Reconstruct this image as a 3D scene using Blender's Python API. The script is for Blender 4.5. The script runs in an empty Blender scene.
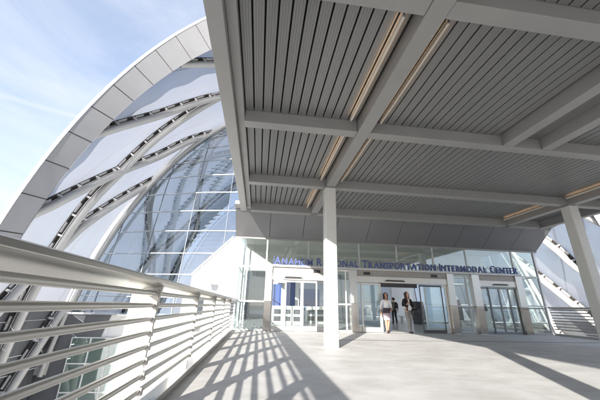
import bpy, math, random
from math import sin, cos, pi, radians as rad
from mathutils import Vector, Matrix
random.seed(7)
S = bpy.context.scene
COL = S.collection

# ------------------------------------------------------------------ helpers
class MB:
    """collects shapes (world coordinates) and links them as one mesh object"""
    def __init__(s): s.v = []; s.f = []; s.uv = None; s.smooth = []
    def add(s, vs, fs, smooth=False):
        o = len(s.v); s.v += [tuple(p) for p in vs]
        for f in fs: s.f.append(tuple(i + o for i in f)); s.smooth.append(smooth)
    def box(s, x0, y0, z0, x1, y1, z1):
        v = [(x0,y0,z0),(x1,y0,z0),(x1,y1,z0),(x0,y1,z0),(x0,y0,z1),(x1,y0,z1),(x1,y1,z1),(x0,y1,z1)]
        s.add(v, [(0,3,2,1),(4,5,6,7),(0,1,5,4),(1,2,6,5),(2,3,7,6),(3,0,4,7)])
    def obox(s, c, ax, ay, az):
        """oriented box: centre and three half-axis vectors"""
        c = Vector(c); v = []
        for k in (-1, 1):
            for i, j in ((-1,-1),(1,-1),(1,1),(-1,1)): v.append(c + ax*i + ay*j + az*k)
        s.add(v, [(0,3,2,1),(4,5,6,7),(0,1,5,4),(1,2,6,5),(2,3,7,6),(3,0,4,7)])
    def bar(s, a, b, w, h, up=(0,0,1)):
        a, b = Vector(a), Vector(b); d = b - a; n = d.normalized(); up = Vector(up)
        side = n.cross(up)
        if side.length < 1e-4: side = n.cross(Vector((0,1,0)))
        side.normalize(); u = side.cross(n).normalized()
        s.obox((a+b)/2, d/2, side*w/2, u*h/2)
    def prism(s, poly, d):
        """polygon (list of points) extruded by vector d"""
        d = Vector(d); n = len(poly); a = [Vector(p) for p in poly]; b = [p + d for p in a]
        s.add(a + b, [tuple(range(n))[::-1], tuple(range(n, 2*n))] + [(i, (i+1) % n, n+(i+1) % n, n+i) for i in range(n)])
    def tube(s, path, r, seg=10, sx=1.0, cap=True):
        P = [Vector(p) for p in path]; n = len(P); rings = []
        ref = Vector((0,0,1))
        for i, p in enumerate(P):
            t = (P[min(i+1, n-1)] - P[max(i-1, 0)]).normalized()
            if abs(t.dot(ref)) > .98: ref = Vector((0,1,0))
            u = (ref - t*ref.dot(t)).normalized(); w = t.cross(u); ref = u
            rr = r[i] if isinstance(r, (list, tuple)) else r
            rings.append([p + (u*cos(2*pi*k/seg) + w*sin(2*pi*k/seg)*sx)*rr for k in range(seg)])
        s.loft(rings, cap)
    def loft(s, rings, cap=True, smooth=True, closed=True):
        n = len(rings[0]); v = [p for r in rings for p in r]; f = []
        for i in range(len(rings)-1):
            for k in range(n if closed else n-1):
                f.append((i*n+k, i*n+(k+1) % n, (i+1)*n+(k+1) % n, (i+1)*n+k))
        s.add(v, f, smooth)
        if cap and closed:
            s.add(rings[0], [tuple(range(n))[::-1]]); s.add(rings[-1], [tuple(range(n))])
    def ell(s, c, rx, ry, rz, n=10, m=8, rot=None):
        c = Vector(c); rings = []
        for i in range(m+1):
            a = -pi/2 + pi*i/m; a = max(min(a, pi/2-.02), -pi/2+.02); ring = []
            for k in range(n):
                b = 2*pi*k/n; q = Vector((rx*cos(a)*cos(b), ry*cos(a)*sin(b), rz*sin(a)))
                if rot: q = rot @ q
                ring.append(c + q)
            rings.append(ring)
        s.loft(rings)
    def build(s, name, mat, parent=None, bevel=0, uv=None):
        sh = base_of(parent)
        me = bpy.data.meshes.new(name)
        me.from_pydata([tuple(Vector(p) - sh) for p in s.v], [], s.f)
        me.polygons.foreach_set('use_smooth', s.smooth)
        if uv:
            l = me.uv_layers.new(name='UVMap')
            for lp in me.loops: l.data[lp.index].uv = uv[lp.vertex_index]
        me.materials.append(mat)
        o = bpy.data.objects.new(name, me); COL.objects.link(o)
        if parent: o.parent = parent
        if bevel:
            b = o.modifiers.new('bevel', 'BEVEL'); b.width = bevel; b.segments = 2; b.limit_method = 'ANGLE'
        return o

def base_of(p):
    v = Vector((0,0,0))
    while p is not None: v += p.location; p = p.parent
    return v
def thing(name, label, cat, loc=(0,0,0), group=None):
    o = bpy.data.objects.new(name, None); COL.objects.link(o); o.location = loc
    o.empty_display_size = .3; tag(o, label, cat, group); return o
def tag(o, label, cat, group=None):
    o['label'] = label; o['category'] = cat
    if group: o['group'] = group
    return o
def struct(o, kind='structure'): o['kind'] = kind; return o
def boxobj(name, mat, parent, *b, bevel=0):
    m = MB(); m.box(*b); return m.build(name, mat, parent, bevel)
def copy_tree(o, parent=None):
    c = o.copy(); COL.objects.link(c)
    if parent: c.parent = parent
    for ch in list(o.children): copy_tree(ch, c)
    return c

# ------------------------------------------------------------------ materials
def mat(name, col, rough=.5, metal=0, var=.08, scale=3., bump=0, bscale=40., spec=.5, stretch=(1,1,1)):
    m = bpy.data.materials.new(name); m.use_nodes = True; N = m.node_tree.nodes; L = m.node_tree.links
    b = N['Principled BSDF']; b.inputs['Roughness'].default_value = rough; b.inputs['Metallic'].default_value = metal
    b.inputs['Specular IOR Level'].default_value = spec
    tc = N.new('ShaderNodeTexCoord'); mp = N.new('ShaderNodeMapping'); mp.inputs['Scale'].default_value = stretch
    L.new(tc.outputs['Object'], mp.inputs['Vector'])
    n = N.new('ShaderNodeTexNoise'); n.inputs['Scale'].default_value = scale; n.inputs['Detail'].default_value = 6
    n.inputs['Roughness'].default_value = .62
    L.new(mp.outputs['Vector'], n.inputs['Vector'])
    r = N.new('ShaderNodeMapRange'); r.inputs['From Min'].default_value = .3; r.inputs['From Max'].default_value = .7
    r.inputs['To Min'].default_value = 1-var; r.inputs['To Max'].default_value = 1+var
    L.new(n.outputs['Fac'], r.inputs['Value'])
    mx = N.new('ShaderNodeVectorMath'); mx.operation = 'SCALE'; mx.inputs[0].default_value = col
    L.new(r.outputs['Result'], mx.inputs['Scale']); L.new(mx.outputs['Vector'], b.inputs['Base Color'])
    if bump:
        n2 = N.new('ShaderNodeTexNoise'); n2.inputs['Scale'].default_value = bscale; n2.inputs['Detail'].default_value = 4
        L.new(mp.outputs['Vector'], n2.inputs['Vector'])
        bp = N.new('ShaderNodeBump'); bp.inputs['Strength'].default_value = bump; bp.inputs['Distance'].default_value = .02
        L.new(n2.outputs['Fac'], bp.inputs['Height']); L.new(bp.outputs['Normal'], b.inputs['Normal'])
    return m
def glassmat(name, tint, refl=.55, base=.07, power=3.):
    m = bpy.data.materials.new(name); m.use_nodes = True; N = m.node_tree.nodes; L = m.node_tree.links
    for n in list(N): N.remove(n)
    o = N.new('ShaderNodeOutputMaterial'); t = N.new('ShaderNodeBsdfTransparent'); t.inputs['Color'].default_value = (*tint, 1)
    g = N.new('ShaderNodeBsdfGlossy'); g.inputs['Roughness'].default_value = .01; g.inputs['Color'].default_value = (.95,.97,1,1)
    lw = N.new('ShaderNodeLayerWeight'); lw.inputs['Blend'].default_value = .5
    p = N.new('ShaderNodeMath'); p.operation = 'POWER'; p.inputs[1].default_value = power
    a = N.new('ShaderNodeMath'); a.operation = 'MULTIPLY_ADD'; a.inputs[1].default_value = refl; a.inputs[2].default_value = base
    mx = N.new('ShaderNodeMixShader')
    L.new(lw.outputs['Facing'], p.inputs[0]); L.new(p.outputs[0], a.inputs[0]); L.new(a.outputs[0], mx.inputs[0])
    # faint waviness of the panes
    tc = N.new('ShaderNodeTexCoord'); nz = N.new('ShaderNodeTexNoise'); nz.inputs['Scale'].default_value = .7
    bp = N.new('ShaderNodeBump'); bp.inputs['Strength'].default_value = .03; bp.inputs['Distance'].default_value = .05
    L.new(tc.outputs['Object'], nz.inputs['Vector']); L.new(nz.outputs['Fac'], bp.inputs['Height']); L.new(bp.outputs['Normal'], g.inputs['Normal'])
    L.new(t.outputs[0], mx.inputs[1]); L.new(g.outputs[0], mx.inputs[2]); L.new(mx.outputs[0], o.inputs['Surface'])
    return m
def emis(name, col, s):
    m = bpy.data.materials.new(name); m.use_nodes = True; b = m.node_tree.nodes['Principled BSDF']
    b.inputs['Base Color'].default_value = (*col, 1); b.inputs['Emission Color'].default_value = (*col, 1); b.inputs['Emission Strength'].default_value = s
    return m
def etfe():
    m = bpy.data.materials.new('film_cushion'); m.use_nodes = True; N = m.node_tree.nodes; L = m.node_tree.links
    for n in list(N): N.remove(n)
    o = N.new('ShaderNodeOutputMaterial')
    t = N.new('ShaderNodeBsdfTransparent'); t.inputs['Color'].default_value = (.93,.95,1,1)
    tr = N.new('ShaderNodeBsdfTranslucent'); tr.inputs['Color'].default_value = (.29,.30,.33,1)
    d = N.new('ShaderNodeBsdfDiffuse'); d.inputs['Color'].default_value = (.45,.46,.5,1)
    g = N.new('ShaderNodeBsdfGlossy'); g.inputs['Roughness'].default_value = .25
    uv = N.new('ShaderNodeUVMap'); sp = N.new('ShaderNodeSeparateXYZ'); L.new(uv.outputs[0], sp.inputs[0])
    # welded seams: pale lines running along the cushions
    def seam(out):
        fr = N.new('ShaderNodeMath'); fr.operation = 'FRACT'; L.new(out, fr.inputs[0])
        s = N.new('ShaderNodeMath'); s.operation = 'SUBTRACT'; s.inputs[1].default_value = .5; L.new(fr.outputs[0], s.inputs[0])
        ab = N.new('ShaderNodeMath'); ab.operation = 'ABSOLUTE'; L.new(s.outputs[0], ab.inputs[0])
        lt = N.new('ShaderNodeMath'); lt.operation = 'LESS_THAN'; lt.inputs[1].default_value = .03; L.new(ab.outputs[0], lt.inputs[0])
        return lt.outputs[0]
    ad = N.new('ShaderNodeMath'); ad.operation = 'MULTIPLY_ADD'; ad.inputs[1].default_value = .45
    L.new(sp.outputs['X'], ad.inputs[0]); L.new(sp.outputs['Y'], ad.inputs[2])
    a = seam(ad.outputs[0])
    m1 = N.new('ShaderNodeMixShader'); m1.inputs[0].default_value = .3
    L.new(tr.outputs[0], m1.inputs[1]); L.new(d.outputs[0], m1.inputs[2])
    f = N.new('ShaderNodeMath'); f.operation = 'MULTIPLY_ADD'; f.inputs[1].default_value = .35; f.inputs[2].default_value = .68
    nz = N.new('ShaderNodeTexNoise'); nz.inputs['Scale'].default_value = .35; nz.inputs['Detail'].default_value = 3
    tc = N.new('ShaderNodeTexCoord'); L.new(tc.outputs['Object'], nz.inputs['Vector'])
    f2 = N.new('ShaderNodeMath'); f2.operation = 'MULTIPLY_ADD'; f2.inputs[1].default_value = .25
    L.new(a, f.inputs[0]); L.new(nz.outputs['Fac'], f2.inputs[0]); L.new(f.outputs[0], f2.inputs[2])
    m2 = N.new('ShaderNodeMixShader'); L.new(f2.outputs[0], m2.inputs[0])
    L.new(t.outputs[0], m2.inputs[1]); L.new(m1.outputs[0], m2.inputs[2])
    m3 = N.new('ShaderNodeMixShader'); m3.inputs[0].default_value = .06
    L.new(m2.outputs[0], m3.inputs[1]); L.new(g.outputs[0], m3.inputs[2]); L.new(m3.outputs[0], o.inputs['Surface'])
    return m
def concrete():
    m = mat('deck_concrete', (.71,.70,.685), .6, 0, .07, .8, .10, 60)
    N = m.node_tree.nodes; L = m.node_tree.links; b = N['Principled BSDF']
    tc = N.new('ShaderNodeTexCoord'); src = b.inputs['Base Color'].links[0].from_socket
    # water stains and trodden patches, drawn out across the deck
    mp = N.new('ShaderNodeMapping'); mp.inputs['Scale'].default_value = (.7,1.1,1); mp.inputs['Rotation'].default_value = (0,0,.25)
    nz = N.new('ShaderNodeTexNoise'); nz.inputs['Scale'].default_value = 1.6; nz.inputs['Detail'].default_value = 9; nz.inputs['Roughness'].default_value = .68
    L.new(tc.outputs['Object'], mp.inputs[0]); L.new(mp.outputs[0], nz.inputs['Vector'])
    cr = N.new('ShaderNodeValToRGB'); cr.color_ramp.elements[0].position = .36; cr.color_ramp.elements[0].color = (.80,.79,.77,1)
    cr.color_ramp.elements[1].position = .62; cr.color_ramp.elements[1].color = (1,1,1,1); L.new(nz.outputs['Fac'], cr.inputs[0])
    n3 = N.new('ShaderNodeTexNoise'); n3.inputs['Scale'].default_value = 90; n3.inputs['Detail'].default_value = 3; L.new(tc.outputs['Object'], n3.inputs['Vector'])
    c3 = N.new('ShaderNodeValToRGB'); c3.color_ramp.elements[0].position = .35; c3.color_ramp.elements[0].color = (.86,.86,.86,1); c3.color_ramp.elements[1].position = .55; c3.color_ramp.elements[1].color = (1,1,1,1)
    L.new(n3.outputs['Fac'], c3.inputs[0])
    # saw-cut joints every 2.6 m
    br = N.new('ShaderNodeTexBrick'); br.offset = 0; br.inputs['Color1'].default_value = (1,1,1,1); br.inputs['Color2'].default_value = (.95,.95,.945,1)
    br.inputs['Mortar'].default_value = (.80,.79,.78,1); br.inputs['Scale'].default_value = 1; br.inputs['Brick Width'].default_value = 3.8; br.inputs['Row Height'].default_value = 3.2
    br.inputs['Mortar Size'].default_value = .008; br.inputs['Mortar Smooth'].default_value = .3; L.new(tc.outputs['Object'], br.inputs['Vector'])
    cur = src
    for o in (cr.outputs[0], c3.outputs[0], br.outputs['Color']):
        mm = N.new('ShaderNodeMix'); mm.data_type = 'RGBA'; mm.blend_type = 'MULTIPLY'; mm.inputs[0].default_value = 1
        L.new(cur, mm.inputs[6]); L.new(o, mm.inputs[7]); cur = mm.outputs[2]
    L.new(cur, b.inputs['Base Color'])
    return m

M = dict(
 concrete = concrete(),
 plaza = mat('plaza_paving', (.5,.48,.45), .8, 0, .1, .4),
 earth = mat('dry_earth', (.22,.2,.16), .9, 0, .25, .02),
 canopy = mat('canopy_paint', (.262,.261,.256), .36, 0, .05, 2, .02, 25),
 slat = mat('slat_metal', (.205,.207,.205), .38, .25, .05, 1.5, .0, 12, stretch=(6,.4,1)),
 dark = mat('dark_void', (.02,.02,.02), .8),
 column = mat('column_paint', (.60,.60,.58), .42, 0, .03, 4, .01, 30),
 steel = mat('brushed_steel', (.60,.60,.59), .36, .9, .04, 1.5, .02, 90, stretch=(1,1,.1)),
 rail = mat('rail_steel', (.54,.53,.505), .33, .9, .07, 4, .02, 80, stretch=(1,.1,1)),
 post = mat('post_steel', (.48,.465,.44), .42, .45, .06, 6),
 rim = mat('rim_panel', (.285,.285,.295), .48, .1, .04, .7),
 white = mat('white_panel', (.80,.80,.79), .5, 0, .03, 1),
 tube = mat('shell_tube', (.46,.45,.43), .45, 0, .05, 1),
 clamp = mat('clamp_channel', (.06,.055,.05), .6),
 bracket = mat('clamp_bracket', (.62,.61,.6), .5),
 recess = mat('pale_blind', (.5,.53,.52), .7),
 wingwhite = mat('wing_panel', (.60,.60,.60), .55, 0, .04, 1),
 lowerclad = mat('lower_cladding', (.15,.155,.165), .5, .2, .08, .8),
 mull = mat('mullion_paint', (.50,.51,.52), .4, .2, .05, 3),
 mullgrey = mat('grey_mullion', (.22,.24,.26), .4, .2, .05, 3),
 whitemull = mat('white_mullion', (.78,.78,.77), .4),
 soffit = mat('soffit_panel', (.205,.206,.215), .38, .25, .03, .8),
 header = mat('header_panel', (.31,.29,.275), .45, .2, .12, 8),
 door = mat('door_frame', (.62,.61,.59), .36, .5, .05, 5),
 darkframe = mat('dark_door_frame', (.09,.09,.095), .4, .4),
 sensor = mat('sensor_plastic', (.03,.03,.035), .4),
 letter = mat('blue_letter', (.07,.095,.27), .4, 0, .04, 6),
 intfloor = mat('terrazzo', (.60,.59,.57), .25, 0, .06, 20),
 intwall = mat('interior_wall', (.84,.85,.84), .6, 0, .04, 1),
 ceil = mat('interior_ceiling', (.74,.74,.72), .6, 0, .08, 1),
 blue = mat('blue_panel', (.06,.11,.36), .4),
 counter = mat('counter_white', (.75,.75,.74), .4),
 shelfdark = mat('shelf_dark', (.07,.07,.08), .5),
 glass = glassmat('clear_glass', (.92,.955,.95)),
 glass_dark = glassmat('transom_glass', (.86,.89,.87), .6, .16),
 endglass = glassmat('tinted_end_glass', (.66,.73,.78), .55, .26, 2.2),
 bandglass = mat('dark_window_band', (.05,.06,.075), .15, .2),
 lowglass = glassmat('green_window_glass', (.80,.85,.83), .5, .14),
 film = etfe(),
 lamp = emis('lit_tube', (1.0,.66,.36), 3.6),
 lampbody = mat('lamp_housing', (.62,.56,.48), .4),
 jambreflect = mat('steel_painted_reflection', (.40,.38,.36), .16, .95, .06, 4),  # dark reflection put into the steel's colour, for the lower jambs
 galv = mat('galvanised', (.45,.45,.45), .4, .8),
 skin = mat('skin', (.42,.24,.16), .5, 0, .04, 20),
 skin2 = mat('skin_light', (.55,.34,.25), .5, 0, .04, 20),
 hair = mat('dark_hair', (.018,.013,.011), .5, 0, .3, 60, .5, 120),
 hair2 = mat('brown_hair', (.045,.022,.014), .5, 0, .3, 60, .5, 120),
 blouse = mat('white_blouse', (.74,.73,.76), .7, 0, .05, 12, .2, 15),
 skirt = mat('mauve_skirt', (.40,.33,.36), .8, 0, .05, 20, .1, 30),
 waist = mat('dark_plum_wrap', (.055,.04,.06), .8, 0, .1, 20, .2, 20),
 cardi = mat('black_knit', (.014,.013,.014), .85, 0, .15, 40, .2, 60),
 trouser = mat('grey_trousers', (.25,.245,.24), .8, 0, .06, 20, .2, 15),
 shoe = mat('shoe_leather', (.03,.02,.02), .35),
 bag = mat('bag_leather', (.02,.018,.02), .4, 0, .1, 20, .1, 30),
 jacket = mat('grey_jacket', (.16,.18,.17), .8, 0, .06, 15, .2, 20),
 darktrouser = mat('dark_trousers', (.03,.032,.035), .8),
 eye = mat('eye_dark', (.02,.015,.012), .2), lip = mat('lips', (.36,.10,.09), .5), nail = mat('badge_white', (.8,.8,.8), .5),
)

# ------------------------------------------------------------------ camera (fitted to the photograph's vanishing points)
H = 1.05
RT = Vector((.99070239,-.13414007,.0226983)); UP = Vector((-.06695191,-.33547446,.93966714)); FW = Vector((.11843232,.93245018,.34133628))
cam = bpy.data.cameras.new('camera'); co = bpy.data.objects.new('camera', cam); COL.objects.link(co)
co.matrix_world = Matrix(((RT.x,UP.x,-FW.x,0),(RT.y,UP.y,-FW.y,0),(RT.z,UP.z,-FW.z,H),(0,0,0,1)))
cam.sensor_width = 36; cam.lens = 36*291.58/600; cam.clip_end = 9000; cam.clip_start = .05
S.camera = co

# ------------------------------------------------------------------ light and sky
EL, AZ = rad(15.2), rad(27)                     # light travels towards (sin AZ, cos AZ)
sun = bpy.data.lights.new('sun', 'SUN'); so = bpy.data.objects.new('sun', sun); COL.objects.link(so)
sun.energy = 5.0; sun.angle = rad(.55); sun.color = (1,.95,.88)
ld = Vector((sin(AZ)*cos(EL), cos(AZ)*cos(EL), -sin(EL)))
so.rotation_euler = ld.to_track_quat('-Z','Y').to_euler()
w = bpy.data.worlds.new('World'); S.world = w; w.use_nodes = True
N = w.node_tree.nodes; L = w.node_tree.links
bg = N['Background']; bg.inputs['Strength'].default_value = .15
sky = N.new('ShaderNodeTexSky'); sky.sky_type = 'NISHITA'; sky.sun_disc = False; sky.sun_elevation = EL
sky.sun_rotation = pi + AZ; sky.air_density = 1.0; sky.dust_density = .6; sky.ozone_density = 2.5; sky.altitude = 50
tc = N.new('ShaderNodeTexCoord'); mp = N.new('ShaderNodeMapping'); mp.inputs['Scale'].default_value = (1.2,1.2,3.2); mp.inputs['Rotation'].default_value = (.2,.5,.9)
nz = N.new('ShaderNodeTexNoise'); nz.inputs['Scale'].default_value = 1.7; nz.inputs['Detail'].default_value = 9; nz.inputs['Roughness'].default_value = .58; nz.inputs['Distortion'].default_value = .7
L.new(tc.outputs['Generated'], mp.inputs[0]); L.new(mp.outputs[0], nz.inputs['Vector'])
cr = N.new('ShaderNodeMapRange'); cr.inputs['From Min'].default_value = .42; cr.inputs['From Max'].default_value = .78; cr.inputs['To Max'].default_value = .42
L.new(nz.outputs['Fac'], cr.inputs['Value'])
# thin high cloud thickens towards the horizon
sx = N.new('ShaderNodeSeparateXYZ'); L.new(tc.outputs['Generated'], sx.inputs[0])
hz = N.new('ShaderNodeMapRange'); hz.inputs['From Min'].default_value = .62; hz.inputs['From Max'].default_value = .05; hz.inputs['To Min'].default_value = .34; hz.inputs['To Max'].default_value = .75
L.new(sx.outputs['Z'], hz.inputs['Value'])
# one old contrail: a narrow band round a great circle
dt = N.new('ShaderNodeVectorMath'); dt.operation = 'DOT_PRODUCT'; dt.inputs[1].default_value = Vector((-.0259,.0541,-.1147)).normalized()
L.new(tc.outputs['Generated'], dt.inputs[0])
ab = N.new('ShaderNodeMath'); ab.operation = 'ABSOLUTE'; L.new(dt.outputs['Value'], ab.inputs[0])
ct = N.new('ShaderNodeMapRange'); ct.interpolation_type = 'SMOOTHSTEP'; ct.inputs['From Min'].default_value = .010; ct.inputs['From Max'].default_value = .001; ct.inputs['To Max'].default_value = .13
L.new(ab.outputs[0], ct.inputs['Value'])
a1 = N.new('ShaderNodeMath'); a1.operation = 'ADD'; L.new(cr.outputs[0], a1.inputs[0]); L.new(hz.outputs[0], a1.inputs[1])
a2 = N.new('ShaderNodeMath'); a2.operation = 'ADD'; a2.use_clamp = True; L.new(a1.outputs[0], a2.inputs[0]); L.new(ct.outputs[0], a2.inputs[1])
mxs = N.new('ShaderNodeMix'); mxs.data_type = 'RGBA'; mxs.inputs[7].default_value = (2.75,2.85,3.15,1)
L.new(a2.outputs[0], mxs.inputs[0]); L.new(sky.outputs[0], mxs.inputs[6]); L.new(mxs.outputs[2], bg.inputs['Color'])
S.view_settings.view_transform = 'Standard'; S.view_settings.look = 'None'; S.view_settings.gamma = 1; S.view_settings.use_curve_mapping = False
S.view_settings.exposure = 1.35
S.cycles.max_bounces = 10; S.cycles.transparent_max_bounces = 24; S.cycles.diffuse_bounces = 5; S.cycles.glossy_bounces = 5
S.cycles.sample_clamp_indirect = 6

# ------------------------------------------------------------------ setting: ground, plaza, bridge deck
GZ = -9.0
m = MB(); m.add([(-4000,-4000,GZ-.03),(4000,-4000,GZ-.03),(4000,4000,GZ-.03),(-4000,4000,GZ-.03)], [(0,1,2,3)])
struct(m.build('ground', M['earth']))
m = MB(); m.box(-90,-60,GZ-.02,110,140,GZ); struct(m.build('plaza', M['plaza']))
FY = 13.7
m = MB(); m.box(-1.3,-40,-.45,14.5,34,0); struct(m.build('bridge_deck', M['concrete']))
boxobj('deck_drain', M['clamp'], None, 2.6,10.45,.001,13.9,10.5,.006)['kind'] = 'structure'
boxobj('threshold_plate', M['steel'], None, .3,13.3,.0,13.0,13.58,.008)['kind'] = 'structure'

# ------------------------------------------------------------------ railings
def railing(x, side, y0, y1, posts, label):
    t = thing('railing', label, 'railing', (x, posts[0], 0), 'bridge railings')
    m = MB()                                            # broad sloping cap
    m.prism([(x-side*.16,y0,1.165),(x-side*.17,y0,1.20),(x+side*.10,y0,1.275),(x+side*.13,y0,1.262),(x+side*.135,y0,1.225)], (0,y1-y0,0))
    m.build('handrail', M['rail'], t, .006)
    for k in range(8):
        m = MB(); z = .27 + .125*k - (.0 if k < 7 else .01)
        m.tube([(x,y0,z),(x,(y0+y1)/2,z),(x,y1,z)], .024, 12); m.build('rail', M['rail'], t)
    for py in posts:
        m = MB(); m.prism([(x-side*.02,py,0),(x-side*.25,py,0),(x-side*.23,py,1.12),(x-side*.13,py,1.165),(x+side*.06,py,1.21),(x+side*.045,py,1.1)], (0,.045,0))
        p = m.build('post', M['post'], t, .003)
        b = MB(); b.box(x-.13 if side > 0 else x-.07, py-.05,0, x+.07 if side > 0 else x+.13, py+.075,.016)
        b.build('base_plate', M['post'], p)
        c = MB()
        for k in range(8):
            z = .27+.125*k-(.0 if k < 7 else .01); c.obox((x, py+.011, z), Vector((.036,0,0)), Vector((0,.03,0)), Vector((0,0,.034)))
        c.box(x-.012,py+.004,.2,x+.012,py+.018,1.15); c.build('rail_clamp', M['post'], p)
    m = MB(); m.box(x-.05-.06*(side > 0), y0, .003, x+.05+.06*(side < 0), y1, .09); m.build('kerb_plate', M['rail'], t)
    return t
railing(-1.05, 1, -12, 13.55, [-11.6+2.13*k for k in range(12)], 'long stainless tube railing with broad cap along the left edge of the bridge')
railing(14.2, -1, -12, 13.5, [-11.9+2.13*k for k in range(12)], 'tube railing at far right, running up to the right glass corner')

# ------------------------------------------------------------------ canopy
CX = [2.05, 10.9]; BY = [11.45, 8.62, 5.40, 2.42, -1.05, -4.25, -7.5, -10.75, -13.9]
XL, XR = -.95, 12.85; ZB, ZS = 4.65, 4.93
cp = thing('canopy', 'large flat grey steel canopy with slatted underside and beams over the bridge', 'canopy', (5.95,-1.2,4.65))
def bm(name, *b): return boxobj(name, M['canopy'], cp, *b, bevel=.008)
for sx, x in ((1, XL), (-1, XR)):
    m = MB(); a, b = sorted((x, x+sx*.24)); m.box(a, BY[-1], ZB, b, BY[0]+.12, 5.2)
    for yy in range(-12, 12, 4):
        pass
    a, b = sorted((x+sx*.243, x+sx*.40)); m.box(a, BY[-1], ZB+.16, b, BY[0]+.1, 5.1)
    m.build('edge_beam', M['canopy'], cp, .008)
for x in CX: bm('main_beam', x-.14, BY[-1]+.2, ZB, x+.14, BY[0]-.15, 5.15)
xs = [XL+.41, CX[0]-.143, CX[0]+.143, CX[1]-.143, CX[1]+.143, XR-.41]
for y in BY:
    h = .12 if y != BY[0] else .15
    for i in (0, 2, 4): bm('cross_beam', xs[i]+.002, y-h, ZB+(.012 if y != BY[0] else -.02), xs[i+1]-.002, y+h, 5.12)
for x in (5.55, 6.55): bm('joint_beam', x-.13, BY[3]+.123, ZB+.02, x+.13, BY[2]-.123, 5.1)
bm('joint_beam', 5.42, BY[4]+.123, ZB+.02, 5.68, BY[3]-.123, 5.1); bm('joint_beam', 6.42, BY[4]+.123, ZB+.02, 6.68, BY[3]-.123, 5.1)
boxobj('roof_deck', M['dark'], cp, XL+.05, BY[-1]-.05, 5.02, XR-.05, BY[0]+.1, 5.16)
boxobj('roof_sheet', M['canopy'], cp, XL-.02, BY[-1]-.08, 5.205, XR+.02, BY[0]+.16, 5.24)
P = .186
for bi in range(len(BY)-1):
    y1, y0 = BY[bi]-.125, BY[bi+1]+.125
    if y1 < -8: continue
    for i in (0, 2, 4):
        xa, xb = xs[i]+.01, xs[i+1]-.01
        m = MB(); x = xa; k = 0
        while x < xb - .02:
            xe = min(x+P-.026, xb)
            if not (bi in (2, 3) and i == 2 and 5.40 < (x+xe)/2 < 6.70):
                mid = (x+xe)/2; z = ZS + random.uniform(-.0025, .0025); q = .004
                prof = [(x,z+.045),(x,z+.006),(x+.006,z)]
                nr = 4
                for r in range(1, nr):
                    c = x + (xe-x)*r/nr
                    prof += [(c-q,z),(c,z+.0035),(c+q,z)]
                prof += [(xe-.006,z),(xe,z+.006),(xe,z+.045)]
                m.prism([(px, y0, pz) for px, pz in prof], (0, y1-y0, 0))
            x += P
        if bi in (2, 3) and i == 2: m.box(5.69, y0+.005, ZS+.01, 6.41, y1-.005, ZS+.05)
        m.build('slat_panel', M['slat'], cp)

def column(x, y, label):
    t = thing('canopy_column', label, 'column', (x, y, 0), 'canopy columns')
    m = MB(); m.box(x-.175, y-.175, .02, x+.175, y+.175, ZB-.003); m.build('shaft', M['column'], t, .03)
    m = MB(); m.box(x-.19, y-.19, 0.001, x+.19, y+.19, .02); m.build('base_plate', M['column'], t)
    return t
c0 = column(CX[0], BY[1], 'white square steel column in the middle of the picture, lit by the sun in front of the sign')
c0['label'] = 'white square steel column in front of the sign, brightly sunlit down its whole length'
for x, y, l in ((CX[1], BY[1], 'grey square steel column at far right, mostly shaded, in front of the right railing'),
                (CX[0], BY[4], 'pale steel column behind the camera, casting the long diagonal shadow stripe on the deck'),
                (CX[1], BY[4], 'pale steel column behind the camera under the right hand canopy beam')):
    c = copy_tree(c0); c.location = (x, y, 0); c['label'] = l

def strip_light(x, y0, y1, label):
    t = thing('strip_light', label, 'light', (x, y0, ZS), 'warm strip lights along the canopy beams')
    m = MB(); m.box(x-.012,y0+.08,ZS-.089,x+.012,y1-.08,ZS-.080); m.build('lamp_strip', M['lamp'], t)
    m = MB(); m.prism([(x-.020,y0+.04,ZS-.090),(x-.014,y0+.04,ZS-.115),(x+.014,y0+.04,ZS-.115),(x+.020,y0+.04,ZS-.090)], (0,y1-y0-.08,0)); m.box(x-.024,y0+.05,ZS-.1,x-.0205,y1-.05,ZS-.066); m.box(x+.0205,y0+.05,ZS-.1,x+.024,y1-.05,ZS-.066); m.build('housing', M['lampbody'], t)
    for yy in (y0+.03, y1-.03):
        m = MB(); s = .17 if x < round(x) + 5 else .17
        m.tube([(x,yy,ZS-.1),(x,yy,ZS-.03),(x,yy,ZS-.002)], .012, 8); m.ell((x,yy,ZS-.1), .026, .02, .026, 8, 6); m.build('bracket', M['canopy'], t)
bayw = ['bay next to the entrance', 'second bay from the entrance', 'third bay from the entrance', 'bay right above the camera']
for bi in range(4):
    y1, y0 = BY[bi]-.24, BY[bi+1]+.24
    strip_light(CX[0]-.33, y0, y1, 'thin warm glowing strip light left of the main canopy beam, %s' % bayw[bi])
    strip_light(CX[0]+.33, y0, y1, 'thin warm glowing strip light right of the main canopy beam, %s' % bayw[bi])
    if bi < 3: strip_light(CX[1]-.33, y0, y1, 'thin warm strip light beside the beam over the right column, %s' % bayw[bi])

# ------------------------------------------------------------------ entrance pavilion
pv = thing('entrance_pavilion', 'glazed station entrance with stainless door portals and sloping grey soffit panel', 'building', (6.6, FY, 0))
def pb(name, mt, *b, bevel=0, parent=None): return boxobj(name, M[mt], parent or pv, *b, bevel=bevel)
ZT = 4.02                                            # where the glass meets the soffit panel
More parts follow.
